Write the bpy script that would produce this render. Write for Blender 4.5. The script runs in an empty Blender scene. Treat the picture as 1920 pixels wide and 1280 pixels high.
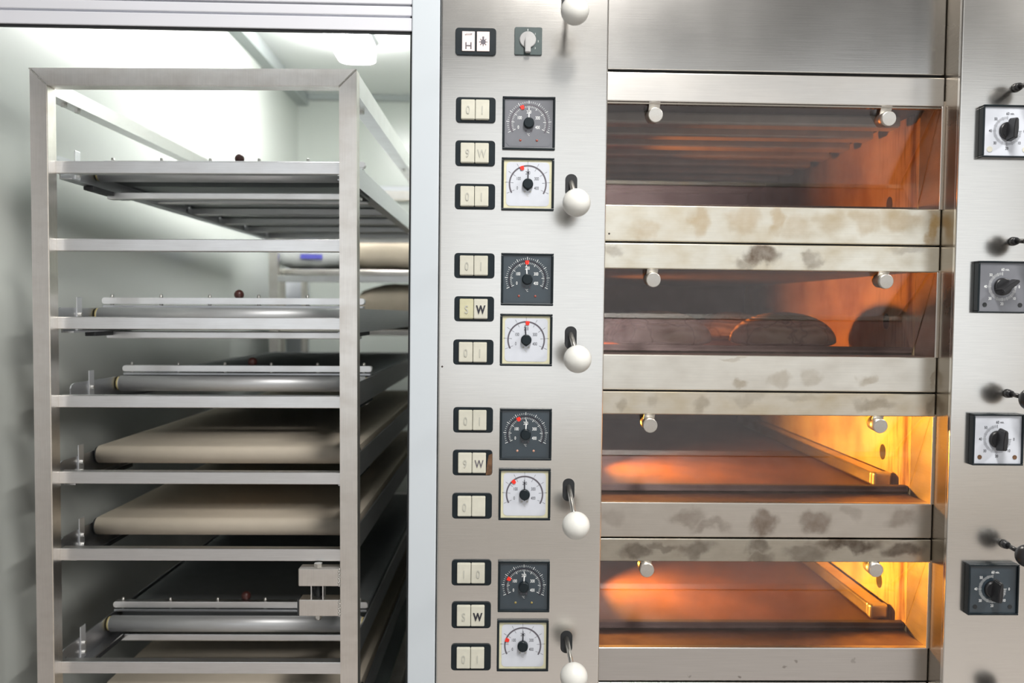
import bpy, bmesh, math, random
from mathutils import Vector, Matrix, Euler
random.seed(7)
C = bpy.context.scene.collection
sc = bpy.context.scene
PI = math.pi
EYE = 1.5                      # all z values below are metres above eye level; the whole place is lifted by EYE at the end

# ------------------------------------------------------------------ camera
F = 1640.0
def cam_axes(yaw, pitch, roll):
    cy, sy, cp, sp = math.cos(yaw), math.sin(yaw), math.cos(pitch), math.sin(pitch)
    f = Vector((sy*cp, cy*cp, -sp)); r = Vector((cy, -sy, 0)); d = f.cross(r)
    cr, sr = math.cos(roll), math.sin(roll)
    return cr*r - sr*d, sr*r + cr*d, f
AX, AD, AF = cam_axes(0.02592, 0.03743, 0.01146)
CAM = Vector((0, -1.6, 0))
cam = bpy.data.cameras.new('camera'); cam.sensor_width = 36; cam.lens = 36*F/1920
cam.dof.use_dof = True; cam.dof.focus_distance = 1.62; cam.dof.aperture_fstop = 2.8
cam.clip_start = .05
co = bpy.data.objects.new('camera', cam); C.objects.link(co); sc.camera = co
m = Matrix((AX, -AD, -AF)).transposed().to_4x4(); m.translation = CAM; co.matrix_world = m

# ------------------------------------------------------------------ world, lamps, exposure
w = bpy.data.worlds.new('world'); sc.world = w; w.use_nodes = True
bg = w.node_tree.nodes['Background']; bg.inputs[0].default_value = (.93, .97, 1.0, 1); bg.inputs[1].default_value = 1.3
sc.view_settings.view_transform = 'Standard'; sc.view_settings.look = 'None'
sc.view_settings.exposure = -0.17; sc.view_settings.gamma = 1.0; sc.view_settings.use_curve_mapping = False
sc.cycles.use_denoising = True
sc.cycles.max_bounces = 8; sc.cycles.glossy_bounces = 5; sc.cycles.diffuse_bounces = 5
sc.cycles.transparent_max_bounces = 12; sc.cycles.sample_clamp_indirect = 4; sc.cycles.caustics_reflective = False
def area(name, loc, size, sy, energy, color, rot):
    l = bpy.data.lights.new(name, 'AREA'); l.shape = 'RECTANGLE'; l.size = size; l.size_y = sy
    l.energy = energy; l.color = color
    o = bpy.data.objects.new(name, l); C.objects.link(o); o.location = loc; o.rotation_euler = rot
    return o
# ceiling luminaires of the bakery (behind and beside the photographer)
for lx in (.35, 2.9):
    area('bakery_tube_light', (lx, -1.5, 1.70), .28, 1.3, 95, (1, .97, .93), (0, 0, 0))
for k, wx in enumerate((-1.9, .55, 3.0)):      # daylight comes in through three window openings
    p = area('window_daylight_portal', (wx, -4.58, .45), 2.1, 2.5, 1, (1, 1, 1), (PI/2, 0, 0)); p.data.cycles.is_portal = True
OVEN_LAMPS = ((.228, 1.2), (-.050, 2.6), (-.262, 14), (-.545, 16))      # z, watts: one lamp in the left wall of every baking chamber, shining across it
def oven_light(z, e):
    l = bpy.data.lights.new('chamber_lamp', 'AREA'); l.shape = 'DISK'; l.size = .045; l.spread = math.radians(95 if z > 0 else (110 if z > -.1 else 130)); l.energy = e; l.color = (1, .27, .03) if z > -.1 else (1, .42, .05)
    o = bpy.data.objects.new('chamber_lamp_light', l); C.objects.link(o); o.location = (.225, .46 if z < -.1 or z > 0 else .64, z); o.rotation_euler = Vector((-1, .30, -.04)).to_track_quat('Z', 'Y').to_euler()
for z, e in OVEN_LAMPS: oven_light(z, e)

# ------------------------------------------------------------------ pixel -> plane helpers (measuring aid only)
def ray(px, py): return AX*((px-960)/F) + AD*((py-640)/F) + AF
def at(px, py, Y):
    v = ray(px, py); return CAM + v*((Y-CAM.y)/v.y)
RO = Vector((-.8971, .14, 0)); RM = Euler((-.0065, -.0077, -.0233), 'XYZ').to_matrix()
RMt = RM.transposed()
def rl(px, py, ax, val):                      # rack-local point on the plane axis = val
    v = RMt @ ray(px, py); c = RMt @ (CAM-RO)
    return c + v*((val-c[ax])/v[ax])

# ------------------------------------------------------------------ materials
def newmat(name):
    m = bpy.data.materials.new(name); m.use_nodes = True
    return m, m.node_tree, m.node_tree.nodes['Principled BSDF']
def N(t, kind, **kw):
    n = t.nodes.new(kind)
    for k, v in kw.items():
        if k in n.inputs: n.inputs[k].default_value = v
        else: setattr(n, k, v)
    return n
def noise(t, vec, scale, detail=4, sc3=None):
    mp = N(t, 'ShaderNodeMapping'); t.links.new(vec, mp.inputs[0])
    if sc3: mp.inputs['Scale'].default_value = sc3
    n = N(t, 'ShaderNodeTexNoise'); n.inputs['Scale'].default_value = scale; n.inputs['Detail'].default_value = detail
    t.links.new(mp.outputs[0], n.inputs['Vector']); return n.outputs['Fac']
def ramp(t, fac, stops):
    r = N(t, 'ShaderNodeValToRGB'); e = r.color_ramp.elements
    e[0].position, e[0].color = stops[0][0], (*stops[0][1], 1)
    e[1].position, e[1].color = stops[-1][0], (*stops[-1][1], 1)
    for p, c in stops[1:-1]:
        x = e.new(p); x.color = (*c, 1)
    t.links.new(fac, r.inputs[0]); return r.outputs[0]
def mixc(t, fac, a, b):
    n = N(t, 'ShaderNodeMix', data_type='RGBA')
    for s, v in ((0, fac), (6, a), (7, b)):
        if isinstance(v, (int, float)): n.inputs[s].default_value = v
        elif isinstance(v, tuple): n.inputs[s].default_value = (*v, 1)
        else: t.links.new(v, n.inputs[s])
    return n.outputs[2]
def mth(t, op, a, b=None, clamp=False):
    n = N(t, 'ShaderNodeMath', operation=op); n.use_clamp = clamp
    for i, v in enumerate((a, b)):
        if v is None: continue
        if isinstance(v, (int, float)): n.inputs[i].default_value = v
        else: t.links.new(v, n.inputs[i])
    return n.outputs[0]
def pm(name, col, rough=.5, metal=0, var=.06, scale=30, coat=0, bump=0, spec=.5, sc3=None, croug=.05):
    m, t, b = newmat(name)
    tc = N(t, 'ShaderNodeTexCoord').outputs['Object']
    f = noise(t, tc, scale, 5, sc3)
    lo = tuple(max(0, c*(1-var)) for c in col); hi = tuple(min(1, c*(1+var)) for c in col)
    t.links.new(ramp(t, f, [(.3, lo), (.7, hi)]), b.inputs['Base Color'])
    b.inputs['Roughness'].default_value = rough; b.inputs['Metallic'].default_value = metal
    b.inputs['Coat Weight'].default_value = coat; b.inputs['Coat Roughness'].default_value = croug
    b.inputs['Specular IOR Level'].default_value = spec
    if bump:
        bp = N(t, 'ShaderNodeBump'); bp.inputs['Strength'].default_value = bump; bp.inputs['Distance'].default_value = .002
        t.links.new(f, bp.inputs['Height']); t.links.new(bp.outputs[0], b.inputs['Normal'])
    return m
def steel(name, col=(.60, .585, .56), rough=.24, brush=(1, 1, .02), stains=(), tint=(.30, .20, .11), dirt=.0, dcol=(.42, .34, .22), rvar=.08, bs=500, bw=.04):
    """brushed stainless; stains = [(dx, dz, rx, rz, strength)] around the part's own origin"""
    m, t, b = newmat(name)
    tc = N(t, 'ShaderNodeTexCoord').outputs['Object']
    br = noise(t, tc, bs, 3, brush); cl = noise(t, tc, 6, 5)
    lo = tuple(c*(1-bw) for c in col); hi = tuple(min(1, c*(1+bw)) for c in col)
    colr = ramp(t, br, [(.3, lo), (.7, hi)])
    sm = None
    if dirt:
        d = noise(t, tc, 14, 6, (1, 1, 1.6)); d = mth(t, 'MULTIPLY', mth(t, 'SUBTRACT', d, .42, True), dirt*5, True)
        colr = mixc(t, d, colr, dcol); sm = d
    if stains:
        nz = N(t, 'ShaderNodeTexNoise'); nz.inputs['Scale'].default_value = 22; nz.inputs['Detail'].default_value = 4
        t.links.new(tc, nz.inputs['Vector'])
        sb = N(t, 'ShaderNodeVectorMath', operation='SUBTRACT'); t.links.new(nz.outputs['Color'], sb.inputs[0]); sb.inputs[1].default_value = (.5, .5, .5)
        sc_ = N(t, 'ShaderNodeVectorMath', operation='SCALE'); t.links.new(sb.outputs[0], sc_.inputs[0]); sc_.inputs['Scale'].default_value = .06
        ad = N(t, 'ShaderNodeVectorMath', operation='ADD'); t.links.new(tc, ad.inputs[0]); t.links.new(sc_.outputs[0], ad.inputs[1])
        cur = None
        for dx, dz, rx, rz, s in stains:
            v = N(t, 'ShaderNodeMapping'); v.inputs['Location'].default_value = (-dx/rx, 0, -dz/rz); v.inputs['Scale'].default_value = (1/rx, 0, 1/rz)
            t.links.new(ad.outputs[0], v.inputs[0])
            L = N(t, 'ShaderNodeVectorMath', operation='LENGTH'); t.links.new(v.outputs[0], L.inputs[0])
            mr = N(t, 'ShaderNodeMapRange'); mr.interpolation_type = 'SMOOTHSTEP'
            mr.inputs[1].default_value = .45; mr.inputs[2].default_value = 1.15; mr.inputs[3].default_value = s; mr.inputs[4].default_value = 0
            t.links.new(L.outputs['Value'], mr.inputs[0])
            cur = mr.outputs[0] if cur is None else mth(t, 'MAXIMUM', cur, mr.outputs[0])
        fine = noise(t, tc, 60, 5); cur = mth(t, 'MULTIPLY', cur, mth(t, 'ADD', mth(t, 'MULTIPLY', fine, .9), .5), True)
        colr = mixc(t, cur, colr, tint); sm = cur if sm is None else mth(t, 'MAXIMUM', sm, cur)
    t.links.new(colr, b.inputs['Base Color'])
    b.inputs['Metallic'].default_value = 1
    r = mth(t, 'ADD', mth(t, 'MULTIPLY', cl, rvar), rough-rvar/2)
    if sm is not None: r = mth(t, 'ADD', r, mth(t, 'MULTIPLY', sm, .18))
    t.links.new(r, b.inputs['Roughness'])
    bp = N(t, 'ShaderNodeBump'); bp.inputs['Strength'].default_value = .08; bp.inputs['Distance'].default_value = .0003
    t.links.new(br, bp.inputs['Height']); t.links.new(bp.outputs[0], b.inputs['Normal'])
    return m
M = {}
M['panel'] = steel('brushed_steel_panel', (.80, .775, .735), .20, (.03, 1, 1), bw=.03)
M['hood'] = steel('brushed_steel_hood', (.70, .68, .65), .20, (.02, 1, 1))
M['reveal'] = steel('steel_reveal', (.36, .32, .27), .27, (1, .05, 1))  # darker than the panel steel: a dark reflection put into the colour
M['liner'] = steel('steel_liner', (.62, .56, .50), .34, (1, .05, 1), dirt=.35, dcol=(.40, .30, .22))
M['rack'] = steel('rack_steel', (.86, .82, .77), .30, (1, 1, .03), dirt=.25, dcol=(.52, .46, .40))
M['rackbar'] = steel('rack_bar_steel', (.86, .855, .85), .30, (.03, 1, 1), dirt=.12, dcol=(.56, .52, .49))
M['alu'] = steel('aluminium', (.80, .81, .83), .48, (.03, 1, 1), bw=.03)
M['roller'] = pm('roller_aluminium', (.66, .67, .68), .45, .55, .05, 12)
M['aluplate'] = steel('aluminium_plate', (.55, .56, .58), .34, (1, .05, 1))
M['knobsteel'] = steel('knob_steel', (.66, .64, .60), .38, (1, 1, 1), dirt=.3, dcol=(.45, .40, .34))
M['bolt'] = pm('bolt_zinc', (.62, .61, .58), .32, 1)
M['white'] = pm('white_coated_metal', (.70, .71, .76), .32, 0, .015, 3)
M['jamb'] = pm('jamb_white', (.56, .61, .65), .35, 0, .015, 4)
M['coldwall'] = pm('cold_room_wall', (.64, .67, .635), .24, 0, .02, 1.2)
M['wall'] = pm('bakery_wall', (.80, .79, .76), .5, 0, .03, 2)
M['ceil'] = pm('ceiling_panels', (.12, .118, .115), .7, 0, .08, 2)
M['coldceil'] = pm('cold_room_ceiling', (.78, .80, .79), .45, 0, .02, 2)
M['greytrim'] = pm('grey_trim', (.36, .39, .39), .4, 0, .03, 5)
M['black'] = pm('black_plastic', (.008, .014, .018), .35, 0, .2, 60, spec=.3)
M['rubber'] = pm('black_rubber', (.015, .017, .019), .6, 0, .2, 60)
M['cream'] = pm('cream_plastic', (.62, .61, .52), .38, 0, .05, 60)
M['creamold'] = pm('yellowed_plastic', (.58, .56, .38), .40, 0, .06, 60)
M['ballwhite'] = pm('white_ball_plastic', (.74, .74, .70), .32, 0, .03, 40)
M['ballblack'] = pm('black_ball_plastic', (.02, .02, .022), .30, 0, .1, 40)
M['brownball'] = pm('dark_red_ball', (.075, .022, .018), .35, 0, .15, 60)
M['slate'] = pm('dial_slate', (.030, .045, .058), .35, 0, .05, 60, coat=.6, croug=.12)
M['greydial'] = pm('dial_grey', (.15, .155, .175), .35, 0, .04, 60, coat=1, croug=.15)
M['whitedial'] = pm('dial_white', (.60, .63, .69), .35, 0, .02, 60, coat=.6, croug=.1)
M['yellowdial'] = pm('dial_yellowed_edge', (.66, .64, .45), .4, 0, .06, 90)
M['ink'] = pm('black_ink', (.02, .02, .03), .5)
M['arcgrey'] = pm('dial_arc_grey', (.11, .10, .12), .5)
M['print'] = pm('white_print', (.85, .87, .87), .5)
M['faint'] = pm('faint_engraving', (.47, .47, .42), .5)
M['red'] = pm('red_marker', (.85, .03, .015), .4)
M['led'] = pm('dim_red_led', (.30, .07, .05), .25)
M['ledw'] = pm('pale_led', (.55, .30, .22), .25)
M['ledy'] = pm('yellow_led', (.30, .24, .08), .25)
M['greyknob'] = pm('grey_knob_plastic', (.42, .42, .42), .4, 0, .05, 50)
M['rust'] = pm('rust_brown', (.13, .065, .03), .7, 0, .4, 90, bump=.4)
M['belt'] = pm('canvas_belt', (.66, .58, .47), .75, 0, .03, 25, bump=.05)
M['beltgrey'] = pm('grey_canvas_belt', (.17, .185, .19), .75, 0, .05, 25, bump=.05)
M['underbelt'] = pm('belt_underside_sheet', (.20, .23, .22), .35, .5, .15, 5)
M['yellowcap'] = pm('yellow_end_cap', (.62, .52, .25), .5)
M['stone'] = pm('oven_stone', (.10, .045, .038), .5, 0, .25, 9, bump=.1)
M['ledge'] = steel('oven_ledge_steel', (.36, .27, .25), .40, (.05, 1, 1), dirt=.5, dcol=(.22, .15, .14))
M['darklip'] = pm('dark_lip', (.05, .04, .035), .6, .3, .3, 30)  # dark brown-black tone, mainly for the low strip behind the glass
M['tube'] = pm('ceiling_heating_tube', (.74, .77, .76), .4, .3, .12, 12, sc3=(.2, 1, 1))
M['tubedark'] = pm('dark_chamber_ceiling', (.10, .10, .10), .6, .3, .3, 15)  # dark grey tone for chamber ceilings, dividers and back panel
M['pink'] = pm('lit_button_film', (.82, .70, .68), .3)
M['floor'] = pm('floor_tiles', (.42, .39, .37), .45, 0, .12, 3)
M['coldfloor'] = pm('cold_room_floor', (.05, .058, .058), .5, 0, .15, 3)
M['sacktan'] = pm('kraft_paper', (.48, .41, .32), .8, 0, .08, 10, bump=.3)
M['sackwhite'] = pm('white_paper_sack', (.72, .73, .72), .6, 0, .05, 10, bump=.3)
M['blue'] = pm('blue_print', (.12, .12, .55), .5)
def wallmat():                                # stained enamel side wall inside the baking chambers
    m, t, b = newmat('stained_chamber_wall')
    tc = N(t, 'ShaderNodeTexCoord').outputs['Object']
    f1 = noise(t, tc, 7, 6, (1, 1.2, .8)); f2 = noise(t, tc, 40, 5, (1, 3, .35))
    c = ramp(t, f1, [(.30, (.46, .30, .16)), (.48, (.74, .58, .36)), (.7, (.84, .72, .50))])
    sep = N(t, 'ShaderNodeSeparateXYZ'); t.links.new(tc, sep.inputs[0])
    near = mth(t, 'SUBTRACT', 1, mth(t, 'MULTIPLY', sep.outputs[1], 4.5), True)
    c = mixc(t, mth(t, 'MULTIPLY', ramp(t, f2, [(.50, (0, 0, 0)), (.70, (.8, .8, .8))]), near), c, (.13, .07, .035))
    # a darker brown vertical band near the front edge of the wall
    y = mth(t, 'ADD', sep.outputs[1], mth(t, 'MULTIPLY', f2, .012))
    band = mth(t, 'MULTIPLY', mth(t, 'SUBTRACT', 1, mth(t, 'ABSOLUTE', mth(t, 'MULTIPLY', mth(t, 'SUBTRACT', y, .030), 62)), True), .85)
    c = mixc(t, band, c, (.20, .08, .03))
    t.links.new(c, b.inputs['Base Color']); b.inputs['Metallic'].default_value = .35; b.inputs['Roughness'].default_value = .42
    return m
M['chwall'] = wallmat()
def crustmat():
    m, t, b = newmat('loaf_crust')
    tc = N(t, 'ShaderNodeTexCoord').outputs['Object']
    f = noise(t, tc, 26, 7)
    wv = N(t, 'ShaderNodeTexWave', wave_type='RINGS', rings_direction='Z'); wv.inputs['Scale'].default_value = 26; wv.inputs['Distortion'].default_value = 2.0; wv.inputs['Detail'].default_value = 2
    t.links.new(tc, wv.inputs['Vector'])
    c = ramp(t, f, [(.35, (.34, .26, .14)), (.6, (.56, .47, .29))])
    c = mixc(t, mth(t, 'MULTIPLY', wv.outputs['Fac'], .75), c, (.82, .78, .60))
    vo = N(t, 'ShaderNodeTexVoronoi', feature='DISTANCE_TO_EDGE'); vo.inputs['Scale'].default_value = 11
    nw = N(t, 'ShaderNodeTexNoise'); nw.inputs['Scale'].default_value = 30; t.links.new(tc, nw.inputs['Vector'])
    vm = N(t, 'ShaderNodeVectorMath', operation='SCALE'); t.links.new(nw.outputs['Color'], vm.inputs[0]); vm.inputs['Scale'].default_value = .05
    va = N(t, 'ShaderNodeVectorMath', operation='ADD'); t.links.new(tc, va.inputs[0]); t.links.new(vm.outputs[0], va.inputs[1])
    t.links.new(va.outputs[0], vo.inputs['Vector'])
    c = mixc(t, ramp(t, vo.outputs['Distance'], [(.0, (.7, .7, .7)), (.035, (0, 0, 0))]), c, (.12, .07, .035))
    t.links.new(c, b.inputs['Base Color']); b.inputs['Roughness'].default_value = .85
    bp = N(t, 'ShaderNodeBump'); bp.inputs['Strength'].default_value = .6; bp.inputs['Distance'].default_value = .004
    t.links.new(wv.outputs['Fac'], bp.inputs['Height']); t.links.new(bp.outputs[0], b.inputs['Normal'])
    return m
M['crust'] = crustmat()
def glassmat():
    m = bpy.data.materials.new('oven_door_glass'); m.use_nodes = True; t = m.node_tree
    for n in list(t.nodes): t.nodes.remove(n)
    o = N(t, 'ShaderNodeOutputMaterial'); mx = N(t, 'ShaderNodeMixShader')
    tr = N(t, 'ShaderNodeBsdfTransparent'); tc = N(t, 'ShaderNodeTexCoord').outputs['Object']
    t.links.new(ramp(t, noise(t, tc, 7, 5), [(.35, (.72, .69, .66)), (.7, (.88, .86, .84))]), tr.inputs[0])
    gl = N(t, 'ShaderNodeBsdfGlossy'); gl.inputs[0].default_value = (.9, .9, .95, 1); gl.inputs['Roughness'].default_value = .06
    fr = N(t, 'ShaderNodeFresnel'); fr.inputs[0].default_value = 1.6
    gm = N(t, 'ShaderNodeNewGeometry')
    t.links.new(mth(t, 'MULTIPLY', mth(t, 'ADD', fr.outputs[0], .08, True), mth(t, 'SUBTRACT', 1, gm.outputs['Backfacing'])), mx.inputs[0])
    t.links.new(tr.outputs[0], mx.inputs[1]); t.links.new(gl.outputs[0], mx.inputs[2]); t.links.new(mx.outputs[0], o.inputs[0])
    return m
M['glass'] = glassmat()
def emis(name, col, s):
    m = bpy.data.materials.new(name); m.use_nodes = True; b = m.node_tree.nodes['Principled BSDF']
    b.inputs['Base Color'].default_value = (.9, .9, .9, 1); b.inputs['Emission Color'].default_value = (*col, 1); b.inputs['Emission Strength'].default_value = s
    return m
M['tubelight'] = emis('tube_light_diffuser', (1, 1, .98), 48)
M['pinkglow'] = emis('lit_indicator', (1, .42, .30), .5)

# ------------------------------------------------------------------ mesh builder
WO = {}
def V3(*a): return Vector(a)
class MB:
    def __init__(s): s.bm = bmesh.new(); s.mats = []
    def mi(s, mat):
        if mat is None: return 0
        if mat not in s.mats: s.mats.append(mat)
        return s.mats.index(mat)
    def box(s, x0, x1, y0, y1, z0, z1, bev=0, mat=None, seg=2):
        b = bmesh.new(); bmesh.ops.create_cube(b, size=1)
        for v in b.verts: v.co = Vector(((x0+x1)/2+v.co.x*(x1-x0), (y0+y1)/2+v.co.y*(y1-y0), (z0+z1)/2+v.co.z*(z1-z0)))
        if bev: bmesh.ops.bevel(b, geom=b.edges[:], offset=bev, segments=seg, profile=.5, affect='EDGES')
        return s.add(b, mat)
    def add(s, b, mat=None, mat4=None):
        if mat4 is not None: bmesh.ops.transform(b, matrix=mat4, verts=b.verts)
        k = s.mi(mat); mp = {}
        for v in b.verts: mp[v] = s.bm.verts.new(v.co)
        for f in b.faces:
            try: nf = s.bm.faces.new([mp[v] for v in f.verts]); nf.material_index = k; nf.smooth = f.smooth
            except ValueError: pass
        b.free(); return s
    def prism(s, pts, y0, y1, mat=None, axis='y', bev=0):
        """polygon of (x, z) pushed from y0 to y1 (axis x: (y, z) pushed along x)"""
        b = bmesh.new()
        P = (lambda p, h: (p[0], h, p[1])) if axis == 'y' else ((lambda p, h: (h, p[0], p[1])) if axis == 'x' else (lambda p, h: (p[0], p[1], h)))
        a = [b.verts.new(P(p, y0)) for p in pts]; c = [b.verts.new(P(p, y1)) for p in pts]
        b.faces.new(a); b.faces.new(c[::-1]); n = len(pts)
        for i in range(n): b.faces.new((a[i], c[i], c[(i+1) % n], a[(i+1) % n]))
        bmesh.ops.recalc_face_normals(b, faces=b.faces)
        if bev: bmesh.ops.bevel(b, geom=b.edges[:], offset=bev, segments=2, affect='EDGES')
        return s.add(b, mat)
    def cyl(s, p0, p1, r0, r1=None, mat=None, n=24, bev=0, smooth=True):
        p0, p1 = Vector(p0), Vector(p1); r1 = r0 if r1 is None else r1
        d = p1-p0; b = bmesh.new()
        bmesh.ops.create_cone(b, cap_ends=True, segments=n, radius1=r0, radius2=r1, depth=d.length)
        for f in b.faces: f.smooth = smooth and len(f.verts) == 4
        if bev:
            es = [e for e in b.edges if any(len(f.verts) != 4 for f in e.link_faces)]
            bmesh.ops.bevel(b, geom=es, offset=bev, segments=3, affect='EDGES')
        q = Vector((0, 0, 1)).rotation_difference(d.normalized())
        return s.add(b, mat, Matrix.Translation((p0+p1)/2) @ q.to_matrix().to_4x4())
    def ball(s, c, r, mat=None, sx=1, sy=1, sz=1, n=32):
        b = bmesh.new(); bmesh.ops.create_uvsphere(b, u_segments=n, v_segments=n//2, radius=r)
        for f in b.faces: f.smooth = True
        return s.add(b, mat, Matrix.Translation(c) @ Matrix.Diagonal((sx, sy, sz, 1)))
    def poly(s, pts, y, mat=None):            # flat print facing -Y
        k = s.mi(mat); vs = [s.bm.verts.new((p[0], y, p[1])) for p in pts]
        f = s.bm.faces.new(vs); f.material_index = k
        f.normal_update()
        if f.normal.y > 0: f.normal_flip()
        return s
    def arc(s, cx, cz, r0, r1, a0, a1, y, mat=None, n=40):      # angle measured clockwise from the top
        for i in range(n):
            p, q = a0+(a1-a0)*i/n, a0+(a1-a0)*(i+1)/n
            s.poly([(cx+r*math.sin(a), cz+r*math.cos(a)) for r, a in ((r0, p), (r1, p), (r1, q), (r0, q))], y, mat)
        return s
    def tick(s, cx, cz, r0, r1, a, wd, y, mat=None):
        u = Vector((math.sin(a), math.cos(a))); n = Vector((u.y, -u.x))*wd/2; c = Vector((cx, cz))
        s.poly([tuple(c+u*r0+n), tuple(c+u*r1+n), tuple(c+u*r1-n), tuple(c+u*r0-n)], y, mat); return s
    def text(s, txt, cx, cz, h, y, mat=None, wx=.8, bold=0):
        b = text_bm(txt, bold); k = h
        return s.add(b, mat, Matrix.Translation((cx, y, cz)) @ Matrix.Rotation(PI/2, 4, 'X') @ Matrix.Diagonal((k*wx, k, 1, 1)))
    def build(s, name, mat=None, parent=None, origin=(0, 0, 0), smooth=False):
        origin = Vector(origin); me = bpy.data.meshes.new(name)
        for v in s.bm.verts: v.co -= origin
        if smooth:
            for f in s.bm.faces: f.smooth = True
        s.bm.normal_update(); s.bm.to_mesh(me); s.bm.free()
        mats = s.mats or [None]
        for x in mats: me.materials.append(M[x if x else mat] if (x or mat) else None)
        o = bpy.data.objects.new(name, me); C.objects.link(o); WO[o.name] = origin
        if parent: o.parent = parent; o.location = origin - WO[parent.name]
        else: o.location = origin
        return o
_tc = {}
def text_bm(txt, bold):
    key = (txt, bold)
    if key not in _tc:
        c = bpy.data.curves.new('t', 'FONT'); c.body = txt; c.size = 1.4; c.align_x = 'CENTER'; c.align_y = 'CENTER'; c.offset = bold; c.resolution_u = 4
        o = bpy.data.objects.new('t', c); C.objects.link(o)
        dg = bpy.context.evaluated_depsgraph_get(); me = o.evaluated_get(dg).to_mesh()
        ys = [v.co.y for v in me.vertices]; xs = [v.co.x for v in me.vertices]
        my, mx = (max(ys)+min(ys))/2, (max(xs)+min(xs))/2
        _tc[key] = ([(v.co.x-mx, v.co.y-my, 0) for v in me.vertices], [tuple(p.vertices) for p in me.polygons])
        o.evaluated_get(dg).to_mesh_clear(); bpy.data.objects.remove(o); bpy.data.curves.remove(c)
    b = bmesh.new(); vs = [b.verts.new(v) for v in _tc[key][0]]
    for p in _tc[key][1]:
        try: b.faces.new([vs[i] for i in p])
        except ValueError: pass
    return b
def tag(o, label=None, cat=None, group=None, kind=None):
    if label: o['label'] = label
    if cat: o['category'] = cat
    if group: o['group'] = group
    if kind: o['kind'] = kind
    return o
def struct(mb, name, mat): return tag(mb.build(name, mat), kind='structure')
def root(name, loc, label, cat, group=None, rot=None, wo=None):
    o = bpy.data.objects.new(name, None); o.empty_display_size = .1; C.objects.link(o)
    o.location = loc; WO[o.name] = Vector(wo if wo is not None else loc)
    if rot is not None: o.rotation_euler = rot
    return tag(o, label, cat, group)
def rrect(x0, x1, z0, z1, r, n=5):
    pts = []
    for cx, cz, a0 in ((x1-r, z1-r, 0), (x0+r, z1-r, PI/2), (x0+r, z0+r, PI), (x1-r, z0+r, 1.5*PI)):
        for i in range(n+1):
            a = a0+PI/2*i/n; pts.append((cx+r*math.cos(a), cz+r*math.sin(a)))
    return pts

# ------------------------------------------------------------------ the setting
FL = -1.5
struct(MB().box(-4.2, 5.3, -4.75, .15, FL-.05, FL), 'floor', 'floor')
struct(MB().box(-1.15, -.10, .15, 3.1, FL-.05, FL), 'floor', 'coldfloor')
struct(MB().box(-4.2, 5.3, -4.75, 1.5, 1.75, 1.85), 'ceiling', 'ceil')
struct(MB().box(-1.15, -.10, .013, 3.1, 1.09, 1.15), 'ceiling', 'coldceil')
struct(MB().box(-1.15, -1.0, .10, 2.98, FL, 1.09), 'wall_left', 'coldwall')
struct(MB().box(-1.0, -.10, 2.98, 3.1, FL, 1.09), 'wall_back', 'coldwall')
struct(MB().box(-.135, -.105, .10, 2.98, FL, 1.09), 'wall_right', 'coldwall')
struct(MB().box(-4.2, -1.0, 0.013, .10, FL, 1.75).box(-1.0, -.094, 0.0, .012, .70, 1.75), 'wall_front', 'white')
struct(MB().box(-4.2, -4.05, -4.6, 0, FL, 1.75), 'wall_side', 'wall')
struct(MB().box(5.15, 5.3, -4.6, 1.3, FL, 1.75), 'wall_side', 'wall')
struct(MB().box(-.094, 5.15, 1.42, 1.5, FL, 1.75), 'wall_back', 'wall')
# the wall behind the photographer, with three window openings
wb = MB(); z0, z1 = -.8, 1.70
wb.box(-4.05, 5.15, -4.75, -4.6, FL, z0).box(-4.05, 5.15, -4.75, -4.6, z1, 1.75)
xs = [-4.05, -2.95, -.85, -.50, 1.60, 1.95, 4.05, 5.15]
for i in range(0, 8, 2): wb.box(xs[i], xs[i+1], -4.75, -4.6, z0, z1)
struct(wb, 'wall_rear', 'wall')
for i in range(3):
    a, b = xs[1+2*i], xs[2+2*i]; f = MB()
    for q in (a, b-.05): f.box(q, q+.05, -4.72, -4.64, z0, z1)
    for q in (z0, z1-.05): f.box(a+.05, b-.05, -4.72, -4.64, q, q+.05)
    f.box((a+b)/2-.02, (a+b)/2+.02, -4.70, -4.66, z0+.05, z1-.05)
    struct(f, 'window_%d' % (i+1), 'white')
# white door frame of the cold room
jl, jr = -.1450, -.0945
struct(MB().box(jl, jr, -.004, .10, FL, 1.1, .002), 'trim_1', 'jamb')
struct(MB().box(jl-.0035, jl, .004, .09, FL, .68), 'trim_2', 'rubber')
lz = .4935
lt = MB()
lt.box(-1.9, jl-.0005, 0, .012, lz+.004, lz+.0275, .0015).box(-1.9, jl-.0005, .006, .012, lz+.0275, lz+.0310)
lt.box(-1.9, jl-.0005, 0, .012, lz+.0310, lz+.048, .0015).box(-1.9, jl-.0005, .004, .012, lz+.048, lz+.0505).box(-1.9, jl-.0005, -.003, .012, lz+.0505, .74, .0015)
struct(lt, 'trim_3', 'white')
struct(MB().box(-1.9, jl-.0005, .004, .010, lz, lz+.004), 'trim_4', 'rubber')
struct(MB().box(-1.0, -.945, .2, 2.98, 1.033, 1.09), 'trim_5', 'greytrim')
struct(MB().box(-.945, -.135, 2.945, 2.98, 1.06, 1.09), 'trim_6', 'greytrim')

# ceiling lamp of the cold room
lr = root('ceiling_lamp', (-.55, 1.5, 1.09), 'white tube light glowing on the cold room ceiling', 'lamp')
MB().box(-.625, -.475, .92, 2.08, 1.055, 1.09, .004).build('housing', 'white', lr, (-.55, 1.5, 1.07))
MB().prism(rrect(-.622, -.478, .93, 2.07, .05, 6), 1.003, 1.056, axis='z', bev=0).build('diffuser', 'tubelight', lr, (-.55, 1.5, 1.03))

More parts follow.
